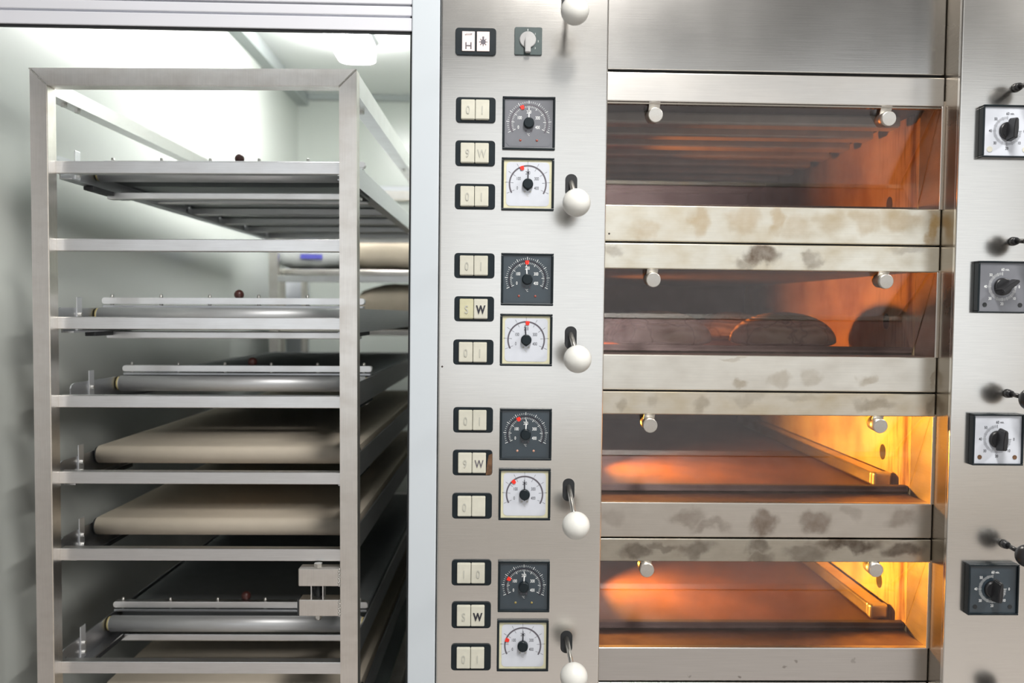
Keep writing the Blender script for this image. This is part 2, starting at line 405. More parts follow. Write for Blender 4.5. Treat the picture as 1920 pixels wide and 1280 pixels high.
# things far inside the cold room
tag(MB().box(-.955, -.86, 2.52, 2.61, FL, .45, .006).build('white_post', 'white'), 'white square post standing far behind the loader rack', 'post')
tag(MB().box(-.59, -.14, 2.91, 2.98, .56, .62, .006).build('cable_duct', 'white'), 'white horizontal duct strip on the far cold room wall', 'duct')
sh = root('storage_shelf', (-.5, 2.2, FL), 'steel storage shelf standing at the far end behind the loader rack', 'shelf')
for sx in (-.845, -.18):
    for sy in (1.98, 2.42): MB().box(sx-.013, sx+.013, sy-.013, sy+.013, FL, .13, .002).build('leg', 'rack', sh, (sx, sy, -.6))
for z in (.128, -.115, -.6): MB().box(-.86, -.16, 1.96, 2.44, z, z+.022, .003).build('shelf_board', 'rack', sh, (-.5, 2.2, z))
def sack(name, cx, cy, z0, wx, wy, h, mat):
    b = bmesh.new(); bmesh.ops.create_cube(b, size=1); bmesh.ops.subdivide_edges(b, edges=b.edges[:], cuts=7, use_grid_fill=True)
    for v in b.verts:
        x, y, z = v.co*2
        k = (1-abs(x)**3*.35)*(1-abs(y)**4*.25)
        zz = (z*k*.5+.5) if z > 0 else (z*.5*(.6+.4*k)+.5)
        q = 1-.10*abs(z)**3
        v.co = (cx+x*wx/2*q, cy+y*wy/2*q, z0+h*zz+.003*math.sin(9*x+4*y))
    zm = min(v.co.z for v in b.verts)
    for v in b.verts: v.co.z += z0-zm+.0005
    for f in b.faces: f.smooth = True
    return MB().add(b).build(name, mat, None, (cx, cy, z0))
tag(sack('flour_sack', -.40, 2.20, .150, .40, .36, .14, 'sacktan'), 'brown paper flour sack lying on the top board of the far shelf', 'sack')
ws = tag(sack('paper_sack', -.742, 2.20, .150, .27, .34, .13, 'sackwhite'), 'white paper sack with blue print on the top board of the far shelf', 'sack')
MB().poly([(-.78, .195), (-.69, .195), (-.69, .215), (-.78, .215)], 2.026, 'blue').build('print', 'blue', ws, (-.73, 2.026, .2))
tag(sack('flour_sack', -.36, 2.20, -.093, .38, .40, .19, 'sacktan'), 'brown flour sack on the lower board of the far shelf', 'sack')

# ------------------------------------------------------------------ deck oven
ov = root('deck_oven', (.55, .7, FL), 'large stainless steel four deck bakery oven with dials, levers and glowing glass doors', 'oven')
PR, BL, BR = .2105, .2115, .8625         # control column's right edge, bars' ends
TOPZ, BOTZ = .95, -1.40
XR = 1.45
MB().box(-.0930, PR, 0, .012, BOTZ, TOPZ, .003, seg=3).build('control_panel', 'panel', ov, (.06, 0, 0))
MB().box(-.0920, PR-.001, .012, 1.38, BOTZ, TOPZ).build('column_body', 'reveal', ov, (.06, .7, 0))
MB().box(BR-.003, XR, 0, .012, BOTZ, TOPZ, .003, seg=3).build('control_panel', 'panel', ov, (1.15, 0, 0))
MB().box(BR, XR-.001, .012, 1.38, BOTZ, TOPZ).build('column_body', 'reveal', ov, (1.15, .7, 0))
MB().box(BL-.001, BR, 1.33, 1.38, BOTZ, TOPZ).build('back_panel', 'tubedark', ov, (.55, 1.35, 0))
MB().box(-.06, XR-.03, .04, 1.34, FL, BOTZ).build('plinth', 'rubber', ov, (.6, .7, FL))
def px_st(o, lst):        # stains measured on the bar's face
    out = []
    for x, y, rx, rz, s in lst:
        p = at(x, y, .06); out.append((p.x-o[0], p.z-o[2], rx*.00101, rz*.00101, s))
    return out
def bar(name, z0, z1, mat, y0=.06, y1=.075, bev=.0022):
    return MB().box(BL, BR-.001, y0, y1, z0, z1, bev, seg=3).build(name, mat, ov, (.54, y0, (z0+z1)/2))
def zz(y): return at(1140, y, .06).z
hb = zz(131.5)
M['hoodp'] = M['hood']
bar('hood_panel', hb+.003, TOPZ, 'hood', .062, .076)
ZB = {k: (zz(b), zz(a)) for k, (a, b) in dict(A=(134, 189), B=(383, 451.5), C=(454.5, 503), D=(663.5, 730), E=(733, 776), F=(941, 1006), G=(1009, 1052), H=(1213.5, 1276), I=(1279, 1322)).items()}
ST = dict(
 A=[],
 B=[(1215,428,34,20,.35),(1315,412,26,26,.5),(1392,412,36,28,.42),(1458,408,16,30,.5),(1495,420,40,26,.3),(1560,415,34,24,.28),(1625,412,30,24,.35),(1690,412,50,26,.45),(1748,425,16,34,.8)],
 C=[(1428,478,40,20,.85),(1400,490,30,12,.5),(1522,482,20,18,.5),(1150,468,20,12,.35),(1700,465,35,12,.3)],
 D=[(1387,713,20,10,.6),(1375,672,24,5,.35),(1465,708,22,14,.35),(1520,705,20,14,.3),(1626,712,20,14,.45),(1752,700,8,30,.55)],
 E=[(1165,758,12,16,.4),(1225,750,20,14,.3),(1318,756,24,14,.45),(1400,748,40,12,.3),(1500,745,50,10,.25),(1640,755,45,14,.5),(1745,758,14,20,.7)],
 F=[(1150,970,26,22,.3),(1290,968,46,18,.5),(1330,985,44,12,.5),(1432,978,30,24,.8),(1532,977,32,24,.7),(1600,960,20,14,.3),(1688,968,30,30,.5)],
 G=[(1195,1032,40,16,.7),(1240,1022,40,10,.5),(1310,1028,40,16,.6),(1420,1026,26,14,.7),(1430,1044,30,10,.5),(1510,1036,50,16,.5),(1590,1020,70,14,.9),(1690,1030,46,18,.8)],
 H=[(1390,1262,6,3,.7),(1500,1240,6,5,.6),(1290,1256,5,3,.5),(1470,1252,5,3,.6),(1600,1235,4,3,.4)], I=[])
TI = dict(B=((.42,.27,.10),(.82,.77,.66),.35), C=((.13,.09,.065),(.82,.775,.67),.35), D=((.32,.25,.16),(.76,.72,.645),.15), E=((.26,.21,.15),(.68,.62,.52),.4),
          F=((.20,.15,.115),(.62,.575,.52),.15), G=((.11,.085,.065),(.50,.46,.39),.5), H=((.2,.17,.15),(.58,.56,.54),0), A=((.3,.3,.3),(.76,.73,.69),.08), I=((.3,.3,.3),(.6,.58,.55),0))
for k in 'ABCDEFGHI':
    z0, z1 = ZB[k]; o = (.54, .06, (z0+z1)/2); tint, col, dirt = TI[k]
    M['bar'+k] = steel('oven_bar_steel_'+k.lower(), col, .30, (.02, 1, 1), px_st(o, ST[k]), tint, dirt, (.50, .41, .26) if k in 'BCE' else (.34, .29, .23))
bar('upper_trim', *ZB['A'], 'barA')
bar('sill', *ZB['B'], 'barB'); bar('sill', *ZB['D'], 'barD'); bar('sill', *ZB['F'], 'barF'); bar('sill', *ZB['H'], 'barH')
# bodies between the chambers: ledge in front of the glass, stone floor behind it, dark ceiling below
def deck(ztop, zbot, z2):
    zf = ztop-.0012
    MB().box(BL, BR, .075, .157, zf-.006, zf).build('ledge', 'ledge', ov, (.54, .1, zf))
    MB().box(BL, BR, .157, .175, zf-.01, zf+.016, .002).build('lip', 'darklip', ov, (.54, .166, zf))
    MB().box(BL, BR, .175, 1.33, zf-.03, zf).build('baking_stone', 'stone', ov, (.54, .7, zf))
    MB().box(BL, BR, .079, 1.33, zbot+.004, zf-.03).build('deck_divider', 'tubedark', ov, (.54, .7, zbot))
deck(ZB['B'][1], ZB['C'][0], 0); deck(ZB['D'][1], ZB['E'][0], 0); deck(ZB['F'][1], ZB['G'][0], 0); deck(ZB['H'][1], ZB['I'][0], 0)
MB().box(BL, BR, .079, 1.33, ZB['A'][0]+.010, TOPZ).build('deck_divider', 'tubedark', ov, (.54, .7, .5))
MB().box(BL, BR, .079, .12, BOTZ, ZB['I'][0]).build('lower_front', 'hood', ov, (.54, .1, -1))
# heating tubes under the ceiling of the top chamber
zc = ZB['A'][0]
for k in range(9):
    y = .20+.125*k
    MB().box(BL+.002, BR-.028, y-.022, y+.022, zc-.016, zc+.009, .006, seg=3).build('heating_tube', 'tube', ov, (.54, y, zc))
# side walls
for k, (za, zb) in enumerate(((ZB['A'][0]+.01, ZB['B'][1]), (ZB['C'][0]+.004, ZB['D'][1]), (ZB['E'][0]+.004, ZB['F'][1]), (ZB['G'][0]+.004, ZB['H'][1]))):
    lo, hi = zb-.001, za
    MB().box(BR-.0022, BR, .150, 1.33, lo, hi).build('chamber_side', 'chwall', ov, (BR, .150, lo))
    MB().box(BR-.0018, BR, .060, .150, lo, hi).build('door_cheek', 'liner', ov, (BR, .1, lo))
    MB().box(BL-.0005, BL+.002, .150, 1.33, lo, hi).build('chamber_side', 'chwall', ov, (BL, .150, lo))
    h = MB().prism([(.276+.0135*math.cos(a), lo+.055+(.012 if k else -.02)+(.017)*math.sin(a)) for a in [2*PI*i/24 for i in range(24)]], BR-.0032, BR-.002, axis='x')
    h.build('lamp_hole', 'darklip', ov, (BR, .27, lo+.06))
    if k >= 2:
        MB().box(BR-.046, BR-.010, .235, 1.25, lo+.003, lo+.030, .004).build('guide_rail', 'liner', ov, (BR-.03, .7, lo+.01))
        MB().box(BR-.048, BR-.008, .215, .236, lo+.002, lo+.033, .006, seg=3).build('rail_stop', 'knobsteel', ov, (BR-.03, .22, lo+.01))
    # thin bright edge strip beside the door
    MB().box(BR-.006, BR-.0023, .0585, .0605, lo, ZB['ACEG'[k]][0], .0006).build('edge_strip', 'rack', ov, (BR-.004, .06, lo))
# doors: face bar (fixed to the pane's top), tilted pane, two round pivots, straps
def door(kz, lo_k, knobs, face):
    zt, zb = ZB[kz][0], ZB[lo_k][1]
    d = bar('door', *ZB[kz], face) if face else MB().box(BL, BR-.003, .062, .074, zt-.004, zt-.001).build('door', 'reveal', ov, (.54, .06, zt))
    p0, p1 = V3(0, .070, zt+.004), V3(0, .155, zb+.003)
    e = (p1-p0).normalized(); n = V3(0, -e.z, e.y)*-1
    if n.y > 0: n = -n
    th = .004
    pts = [(p0+n*0), (p1+n*0), (p1-n*th), (p0-n*th)]
    g = MB().prism([(p.y, p.z) for p in pts], BL+.003, BR-.0028, axis='x').build('glass_pane', 'glass', d, (.54, .11, (zt+zb)/2))
    for x, y in knobs:
        c = at(x, y, .058); zr = (p0.z-c.z)/(p0.z-p1.z); base = V3(c.x, p0.y+(p1.y-p0.y)*zr, c.z)
        # stub stands out of the pane, its outer face at the measured spot
        tip = V3(c.x, .050, c.z); ax = (V3(0, -1, -.10)).normalized(); bs = tip-ax*((base.y-.050)+.002)
        MB().cyl(bs, tip, .0138, mat=None, n=32, bev=.001).build('pivot_knob', 'knobsteel', d, tuple(tip))
        MB().prism([(p0.y-.0065, p0.z-.004), (base.y-.0060, c.z), (base.y-.0085, c.z), (p0.y-.009, p0.z-.004)], c.x-.0105, c.x+.0105, axis='x').build('strap', 'knobsteel', d, (c.x, base.y, c.z))
    return d
door('A', 'B', ((1228, 217), (1664, 224)), None)
door('C', 'D', ((1224, 525), (1659, 528)), 'barC')
door('E', 'F', ((1218, 797), (1648, 798)), 'barE')
door('G', 'H', ((1212, 1067), (1640, 1067)), 'barG')
bar('door', *ZB['I'], 'barI')

# thermostats
def frame_square(mb, cx, cz, half, t, y0, y1, mat, bev=.0012):
    for a in ((cx-half, cx+half, cz+half-t, cz+half), (cx-half, cx+half, cz-half, cz-half+t), (cx-half, cx-half+t, cz-half+t, cz+half-t), (cx+half-t, cx+half, cz-half+t, cz+half-t)):
        mb.box(a[0], a[1], y0, y1, a[2], a[3], bev, mat)
A0 = math.radians(114)      # 0 and 400 sit 114 degrees either side of the top
def thermostat(px0, py0, px1, py1, white, mark, needle, leds='led', grey=False):
    a, b = at(px0, py0, -.004), at(px1, py1, -.004)
    cx, cz = (a.x+b.x)/2, (a.z+b.z)/2; h = .0478; o = (cx, 0, cz)
    mb = MB(); frame_square(mb, cx, cz, h, .0042, -.0065, .0, 'black')
    z = mb.box(cx-h+.003, cx+h-.003, -.002, 0, cz-h+.003, cz+h-.003, 0, 'black').build('thermostat', None, ov, o)
    fm = 'whitedial' if white else ('greydial' if grey else 'slate')
    i = h-.0042
    f = MB()
    if white:
        f.box(cx-i, cx+i, -.0028, -.002, cz-i, cz+i, 0, 'yellowdial')
        f.prism(rrect(cx-i+.0045, cx+i-.0045, cz-i+.004, cz+i-.004, .007), -.0032, -.0026, 'whitedial')
    else:
        f.box(cx-i, cx+i, -.0028, -.002, cz-i, cz+i, 0, fm)
        f.prism([(cx+sx*(i-.0025-(.006 if q == 1 else 0)), cz+sz*(i-.0025-(.006 if q == 0 else 0))) for sx, sz, q in ((1, 1, 0), (1, 1, 1), (-1, 1, 1), (-1, 1, 0), (-1, -1, 0), (-1, -1, 1), (1, -1, 1), (1, -1, 0))], -.0032, -.0026, fm)
    f.build('dial_face', None, z, o)
    y = -.0034; p = MB(); ink = 'ink' if white else 'print'
    if white:
        for k in range(9):
            t = -A0+2*A0*k/8
            p.tick(cx, cz, .0375, .0415, t, .0005, y, 'ink').tick(cx, cz, .0262, .0305, t, .0005, y, 'ink').tick(cx, cz, .0305, .0375, t, .0003, y, 'ink')
    else:
        for k in range(41):
            t = -A0+2*A0*k/40; big = k % 5 == 0
            p.tick(cx, cz, .0355 if big else .0365, .0410 if big else .0392, t, .0009 if big else .0005, y, ink)
            p.tick(cx, cz, .0262 if big else .0282, .0315, t, .0009 if big else .0005, y, ink)
    for s, dx, dz in (('200', 0, .0205), ('100', -.0165, .0100), ('300', .0160, .0100), ('0', -.0190, -.0070), ('400', .0158, -.0070)):
        p.text(s, cx+dx, cz+dz, .0060, y, ink, .68, .0 if white else .012)
    p.text('°C', cx-.0005, cz-.0200, .0042, y, 'faint' if white else ink, .8)
    p.build('dial_print', None, z, o)
    MB().arc(cx, cz, .0318, .0345, -A0-.08, A0+.12, y-.0001, 'arcgrey' if (white or grey) else 'ink').build('dial_track', None, z, o)
    mk = MB(); u = math.radians(mark); c = Vector((cx+.0300*math.sin(u), cz+.0300*math.cos(u)))
    up = Vector((math.sin(u), math.cos(u))); sd = Vector((up.y, -up.x))
    mk.prism([tuple(c+up*.004+sd*.0038), tuple(c+up*.0045), tuple(c+up*.004-sd*.0038), tuple(c-up*.0022-sd*.003), tuple(c-up*.0034), tuple(c-up*.0022+sd*.003)], -.0050, -.0040)
    mk.build('setpoint_marker', 'red', z, o)
    u = math.radians(needle); MB().tick(cx, cz, .004, .0225, u, .0022, -.0046).tick(cx, cz, .02, .027, u, .0012, -.0046).build('needle', ink, z, o)
    kb = MB().cyl((cx, -.0030, cz), (cx, -.0125, cz), .0100, .0093, n=32, bev=.0012)
    if white: kb.prism([(cx-.0055, cz-.0082), (cx+.0055, cz-.0082), (cx, cz-.0122)], -.0046, -.0036)
    kb.build('knob', 'black', z, o)
    for dx in (-.005, .005): MB().cyl((cx+dx, -.003, cz-.0135), (cx+dx, -.0040, cz-.0135), .0015, n=12).build('screw', 'arcgrey' if not white else 'faint', z, (cx+dx, -.003, cz-.0135))
    if not white:
        for dx in (-.0150, .0150): MB().ball((cx+dx, -.0034, cz-.0305), .0022, sy=.5, n=16).build('indicator_lamp', leds, z, (cx+dx, -.0034, cz-.0305))
thermostat(943, 182, 1040, 280, False, -23, 0, 'led', True)  # grey face: reflection in the cover put into the dial colour
thermostat(941, 296, 1038, 394, True, -20, 1)
thermostat(940, 475, 1037, 572, False, -1, -4, 'led')
thermostat(938, 589, 1035, 685, True, 4, -5)
thermostat(938, 766, 1033, 862, False, -25, 2, 'ledw')
thermostat(935, 880, 1032, 973, True, -41, -1)
thermostat(934, 1051, 1030, 1147, False, -63, 2, 'ledy')
thermostat(932, 1163, 1028, 1257, True, -70, 1)

# rocker switches
def switch(x0, y0, x1, y1, t1, t2, m1='faint', m2='faint', old1=False, rust=False):
    a, b = at(x0, y0, -.002), at(x1, y1, -.002); cx, cz = (a.x+b.x)/2, (a.z+b.z)/2
    hw, hh = (b.x-a.x)/2, (a.z-b.z)/2; o = (cx, 0, cz)
    s = MB().prism(rrect(cx-hw, cx+hw, cz-hh, cz+hh, .006), -.0040, 0, 'black', bev=.0008)
    if rust: s.prism([(cx+hw-.012, cz-hh+.001), (cx+hw-.001, cz-hh+.002), (cx+hw-.0006, cz+hh-.006), (cx+hw-.007, cz+hh-.009), (cx+hw-.010, cz-.004)], -.0046, -.0038, 'rust')
    s = s.build('switch', None, ov, o)
    c0 = cx-.0010
    for k, (t, mm) in enumerate(((t1, m1), (t2, m2))):
        xa = c0-.0252 if k == 0 else c0+.0006; xb = xa+.0248; bh = hh-.0045
        bt = MB().prism([(-.0050, cz-bh), (-.0088, cz-bh+.0012), (-.0094, cz), (-.0098, cz+bh-.001), (-.0050, cz+bh), (0, cz+bh), (0, cz-bh)], xa, xb, axis='x', bev=.0009)
        bo = bt.build('rocker', 'creamold' if (old1 and k == 0) else 'cream', s, (xa+.012, 0, cz))
        if t: MB().text(t, xa+.0124, cz-.001, .0145, -.0104, mm, .75, .05 if mm == 'ink' else .01).build('rocker_mark', None, s, (xa+.0124, -.01, cz))
SW = [
 (855,182,929,231,'0','1'), (854,263,928,312,'9','W'), (853,344,928,393,'0','1'),
 (852,474,927,522,'0','1'), (852,555,926,603,'S','W','faint','ink',True), (850,636,925,684,'0','1'),
 (850,763,924,811,'0','1'), (849,843,923,891,'9','W','faint','arcgrey',False,True), (848,924,922,972,'0',''),
 (847,1049,921,1097,'1','0'), (847,1128,920,1177,'S','W','faint','ink'), (846,1207,920,1256,'0','1')]
for s in SW: switch(*s)
# lit double indicator at the top
a, b = at(854, 52, -.002), at(930, 105, -.002); cx, cz = (a.x+b.x)/2, (a.z+b.z)/2; hw, hh = (b.x-a.x)/2, (a.z-b.z)/2; o = (cx, 0, cz)
il = MB().prism(rrect(cx-hw, cx+hw, cz-hh, cz+hh, .006), -.004, 0, 'black', bev=.0008).build('indicator_switch', None, ov, o)
for k in (0, 1):
    xa = cx-.0245+.0265*k; cc = xa+.0115
    w_ = MB().box(xa, xa+.0228, -.0058, -.001, cz-.0175, cz+.0175, .0005).build('lit_window', 'pink', il, (cc, 0, cz))
    g = MB().arc(cc, cz+(.0045 if k == 0 else -.001), 0, .0038 if k == 0 else .0062, 0, 2*PI, -.00592, None, 20).build('bulb_glow', 'pinkglow', il, (cc, 0, cz))
    p = MB(); y = -.0061
    if k == 0:
        for q in (-.0045, .0045): p.poly([(cc+q-.0011, cz-.014), (cc+q+.0011, cz-.014), (cc+q+.0011, cz-.002), (cc+q-.0011, cz-.002)], y)
        p.poly([(cc-.0045, cz-.009), (cc+.0045, cz-.009), (cc+.0045, cz-.0070), (cc-.0045, cz-.0070)], y-.0001)
        for q in range(6):
            x = cc-.0055+.0019*q; p.poly([(x, cz+.0105), (x+.0007, cz+.0105), (x+.0022, cz+.0135), (x+.0015, cz+.0135)], y)
        p.poly([(cc-.0065, cz+.0108), (cc-.004, cz+.0108), (cc-.004, cz+.0117), (cc-.0065, cz+.0117)], y).poly([(cc+.004, cz+.0124), (cc+.0065, cz+.0124), (cc+.0065, cz+.0133), (cc+.004, cz+.0133)], y)
    else:
        p.arc(cc, cz-.001, 0, .0048, 0, 2*PI, y, None, 20)
        for q in range(8): p.tick(cc, cz-.001, .004, .0074, q*PI/4, .0016, y-.0001)
        p.poly([(cc-.0016, cz+.003), (cc+.0016, cz+.003), (cc+.0016, cz+.0085), (cc-.0016, cz+.0085)], y-.0002)
    p.build('symbol', 'arcgrey', il, (cc, 0, cz))
# rotary switch beside it
a, b = at(965, 52, -.002), at(1016, 103, -.002); cx, cz = (a.x+b.x)/2, (a.z+b.z)/2; h = (b.x-a.x)/2; o = (cx, 0, cz)
M['greenplate'] = pm('dark_green_plate', (.05, .075, .075), .4, 0, .08, 60)
rs = MB().prism(rrect(cx-h, cx+h, cz-h, cz+h, .003), -.004, 0, bev=.0008).build('rotary_switch', 'greenplate', ov, o)
MB().cyl((cx-.001, -.003, cz+.002), (cx-.001, -.007, cz+.002), .0148, n=40, bev=.001).prism([(cx-.006, cz-.023), (cx+.004, cz-.023), (cx+.0042, cz+.004), (cx-.001, cz+.0145), (cx-.0062, cz+.004)], -.016, -.006, bev=.0012).build('knob', 'greyknob', rs, o)
MB().text('1', cx+.0125, cz+.013, .0035, -.0043, 'print').text('2', cx+.0178, cz, .0035, -.0043, 'print').text('3', cx+.0125, cz-.0125, .0035, -.0043, 'print').poly([(cx-.0015, cz+.018), (cx-.0005, cz+.018), (cx-.0005, cz+.0215), (cx-.0015, cz+.0215)], -.0043, 'print').build('switch_print', None, rs, o)

# steam damper levers with white balls
def lever(slot, ballpx, hole=True):
    s = at(*slot, 0) if slot else None; b = at(*ballpx, -.105)
    if slot is None: s = V3(b.x-.004, 0, b.z+.045)
    if hole: MB().prism(rrect(s.x-.0110, s.x+.0110, s.z-.021, s.z+.021, .0105, 8), -.0006, .0).build('lever_slot', 'rubber', ov, (s.x, 0, s.z))
    l = MB().cyl((s.x, .004, s.z+.008), (b.x, b.y, b.z), .0042, n=20).build('lever', 'bolt', ov, (s.x, 0, s.z))
    MB().ball(b, .0240, n=48).build('ball_knob', 'ballwhite', l, tuple(b))
lever(None, (1078, 20))
lever((1071, 348), (1081, 380)); lever((1070, 633), (1083, 673)); lever((1066, 918), (1080, 985)); lever((1062, 1203), (1076, 1268))
# right-hand panel: timers and black levers
def timer(px0, py0, white, ang, holes):
    a = at(px0, py0, -.008); h = .0478; cx, cz = a.x+h, a.z-h; o = (cx, 0, cz)
    mb = MB(); frame_square(mb, cx, cz, h, .0035, -.0150, 0, 'black')
    t = mb.box(cx-h+.002, cx+h-.002, -.010, 0, cz-h+.002, cz+h-.002, 0, 'black').build('timer', None, ov, o)
    i = h-.0035
    MB().box(cx-i, cx+i, -.0112, -.0098, cz-i, cz+i).build('dial_face', white, t, o)
    y = -.0115; ink = 'ink' if white == 'whitedial' else 'print'; p = MB()
    kz = cz+.001; kx = cx-.001
    n = 54 if white != 'whitedial' else 54
    for k in range(61):
        th = PI/2 + (1.5*PI)*k/60            # 0 at the right, 60 at the top, going clockwise
        big = k % 5 == 0
        if white == 'whitedial' and not big and k % 5 not in (1, 2, 3, 4): continue
        p.tick(kx, kz, .0215 if not big else .0205, .0262 if not big else .027, th, .00045 if not big else .0006, y, ink)
    for s, dx, dz in (('60', .0000, .0315), ('min.', .0085, .0312), ('50', -.0220, .0215), ('40', -.0315, 0), ('30', -.0225, -.0220), ('20', 0, -.0315), ('10', .0230, -.0215), ('0', .0315, 0)):
        p.text(s, kx+dx, kz+dz, .0040 if s == 'min.' else .0052, y, ink, .8, .02)
    p.build('dial_print', None, t, o)
    k = MB().cyl((kx, -.011, kz), (kx, -.019, kz), .0165, .0150, n=40, bev=.0015)
    R = Matrix.Translation((kx, 0, kz)) @ Matrix.Rotation(math.radians(ang), 4, 'Y')
    b = bmesh.new(); P = [(-.0052, -.0205), (.0052, -.0205), (.0062, 0), (.0040, .0195), (0, .0225), (-.0040, .0195), (-.0062, 0)]
    va = [b.verts.new((x, -.018, z)) for x, z in P]; vb = [b.verts.new((x*.75, -.040, z*.86)) for x, z in P]
    b.faces.new(va); b.faces.new(vb[::-1])
    for q in range(7): b.faces.new((va[q], vb[q], vb[(q+1) % 7], va[(q+1) % 7]))
    bmesh.ops.recalc_face_normals(b, faces=b.faces); bmesh.ops.bevel(b, geom=b.edges[:], offset=.0012, segments=2, affect='EDGES')
    k.add(b, None, R); k.build('knob', 'ballblack', t, o)
    for dx in (-.0330, .0330):
        MB().cyl((cx+dx, -.0105, cz-.0325), (cx+dx, -.0121, cz-.0325), .0052 if holes == 'cream' else .0040, n=24).build('screw_cap', holes, t, (cx+dx, -.011, cz-.0325))
timer(1841, 197, 'whitedial', 4, 'cream')
timer(1832, 489, 'greydial', 56, 'rubber')
timer(1822.5, 775, 'whitedial', 4, 'rust')
timer(1814, 1056, 'slate', 4, 'rubber')
for x, y in ((1909, 163), (1903, 452), (1893, 738), (1886, 1021), (1879, 1300)):
    p = at(x, y, -.006)
    l = MB().cyl((p.x, 0, p.z), (p.x, -.012, p.z), .0085, .0065, n=28, bev=.001).cyl((p.x, -.01, p.z), (p.x+.004, -.045, p.z-.003), .0042, mat=None, n=16).build('lever', 'ballblack', ov, (p.x, 0, p.z))
    MB().ball((p.x+.006, -.062, p.z-.005), .0205, n=40).build('ball_knob', 'ballblack', l, (p.x+.006, -.062, p.z-.005))
# screws and specks on the panels
for x, y in ((826, 687), (1139, 438)):
    p = at(x, y, 0); MB().cyl((p.x+.003, 0, p.z), (p.x+.003, -.0012, p.z), .0018, n=12).build('screw', 'darklip', ov, (p.x, 0, p.z))

# ------------------------------------------------------------------ loaves in the second chamber
zf = ZB['D'][1]-.0012
def loaf():
    b = bmesh.new(); bmesh.ops.create_uvsphere(b, u_segments=48, v_segments=32, radius=1)
    for v in b.verts:
        x, y, z = v.co; r = math.hypot(x, y)
        if z < 0: z *= .28
        k = 1+.02*math.sin(5*math.atan2(y, x)+1)
        v.co = (x*.118*k, y*.118*k, (z+.28)*.066)
    for f in b.faces: f.smooth = True
    return MB().add(b).build('bread_loaf', 'crust')
l0 = loaf()
spots = [(1236, .40, 'round scored bread loaf baking in the second deck, nearer the control column'), (1468, .40, 'round scored bread loaf baking in the second deck, nearer the glowing side wall'),
         (.46, .98, 'bread loaf at the back of the second deck, on the control column side'), (.72, 1.0, 'bread loaf at the back of the second deck, on the glowing wall side')]
for i, (px, Y, lab) in enumerate(spots):
    o = l0 if i == 0 else l0.copy()
    if i: C.objects.link(o)
    p = at(px, 620, Y).x if px > 5 else px; o.location = (p, Y, zf+.0002); o.rotation_euler = (0, 0, i*1.3)
    tag(o, lab, 'bread', 'bread loaves in the second oven deck')

# ------------------------------------------------------------------ loader rack
W, H, D = .6368, .4581, 1.72
T = .0345
BY = .029
def bz(l, r): return (rl(l[0], l[1], 1, BY).z+rl(r[0], r[1], 1, BY).z)/2
LV = [bz((110, 302), (630, 303)), bz((112, 447), (630, 449)), bz((112, 592), (630, 597)), bz((115, 741), (630, 742)), bz((116, 882), (630, 887)), bz((118, 1027), (630, 1030)), bz((120, 1240), (630, 1241))]
LV.append(LV[6]-.150); LV.append(LV[7]-.152)
BASE = -1.36
rb = (W/2, D/2, FL)
rk = root('loader_rack', RO+RM @ Vector(rb), 'tall welded stainless steel rack holding belt loading trays inside the cold room doorway', 'rack', rot=(-.0065, -.0077, -.0233), wo=rb)
# front frame with mitred corners
def post(x0, x1, y0, y1, inner_right):
    # top end cut at 45 degrees
    zt = H
    pts = [(x0, BASE), (x1, BASE), (x1, zt-T), (x0, zt)] if inner_right else [(x0, BASE), (x1, BASE), (x1, zt), (x0, zt-T)]
    return MB().prism(pts, y0, y1, bev=.0016).build('post', 'rack', rk, ((x0+x1)/2, y0, 0))
for y0 in (0, D-T):
    post(0, T, y0, y0+T, True); post(W-T, W, y0, y0+T, False)
    MB().prism([(0, H), (T, H-T), (W-T, H-T), (W, H)], y0, y0+T, bev=.0016).build('top_beam', 'rack', rk, (W/2, y0, H))
for s in (0, 1):                              # weld seams at the mitres
    a = V3(0 if not s else W, -.0004, H-.001); b_ = V3(T if not s else W-T, -.0004, H-T)
    w_ = MB()
    for k in range(14):
        q = a.lerp(b_, (k+.5)/14); w_.ball(q, .0016, sx=1.3, sy=.5, n=8)
    w_.build('weld_seam', 'knobsteel', rk, tuple(a))
# side rails at the top: channels with a bottom flange
for s in (0, 1):
    x0 = 0 if not s else W-.006; x1 = .006 if not s else W
    r = MB().box(x0, x1, T, D-T, H-.044, H-.003)
    r.box(0 if not s else W-.032, .032 if not s else W, T, D-T, H-.047, H-.043)
    r = r.build('side_rail', 'rackbar', rk, (x0, D/2, H))
    for y in (.10, .155, .9):
        xx = .017 if not s else W-.017
        MB().cyl((xx, y, H-.047), (xx, y, H-.053), .0065, n=6, smooth=False).build('bolt', 'bolt', r, (xx, y, H-.047))
BH = .0245
for i, z in enumerate(LV):
    hgt = BH
    for y0 in (BY, D-T):
        if y0 > 1 and i in (3, 4, 5): pass
        MB().box(T-.001, W-T+.001, y0, y0+.022, z-hgt, z, .0014).build('cross_bar', 'rackbar', rk, (W/2, y0, z))
for z in (-1.08, BASE+.02):
    for s in (0, 1):
        x = 0 if not s else W-T
        MB().box(x, x+T, T, D-T, z, z+T, .001).build('side_rail', 'rack', rk, (x, D/2, z))
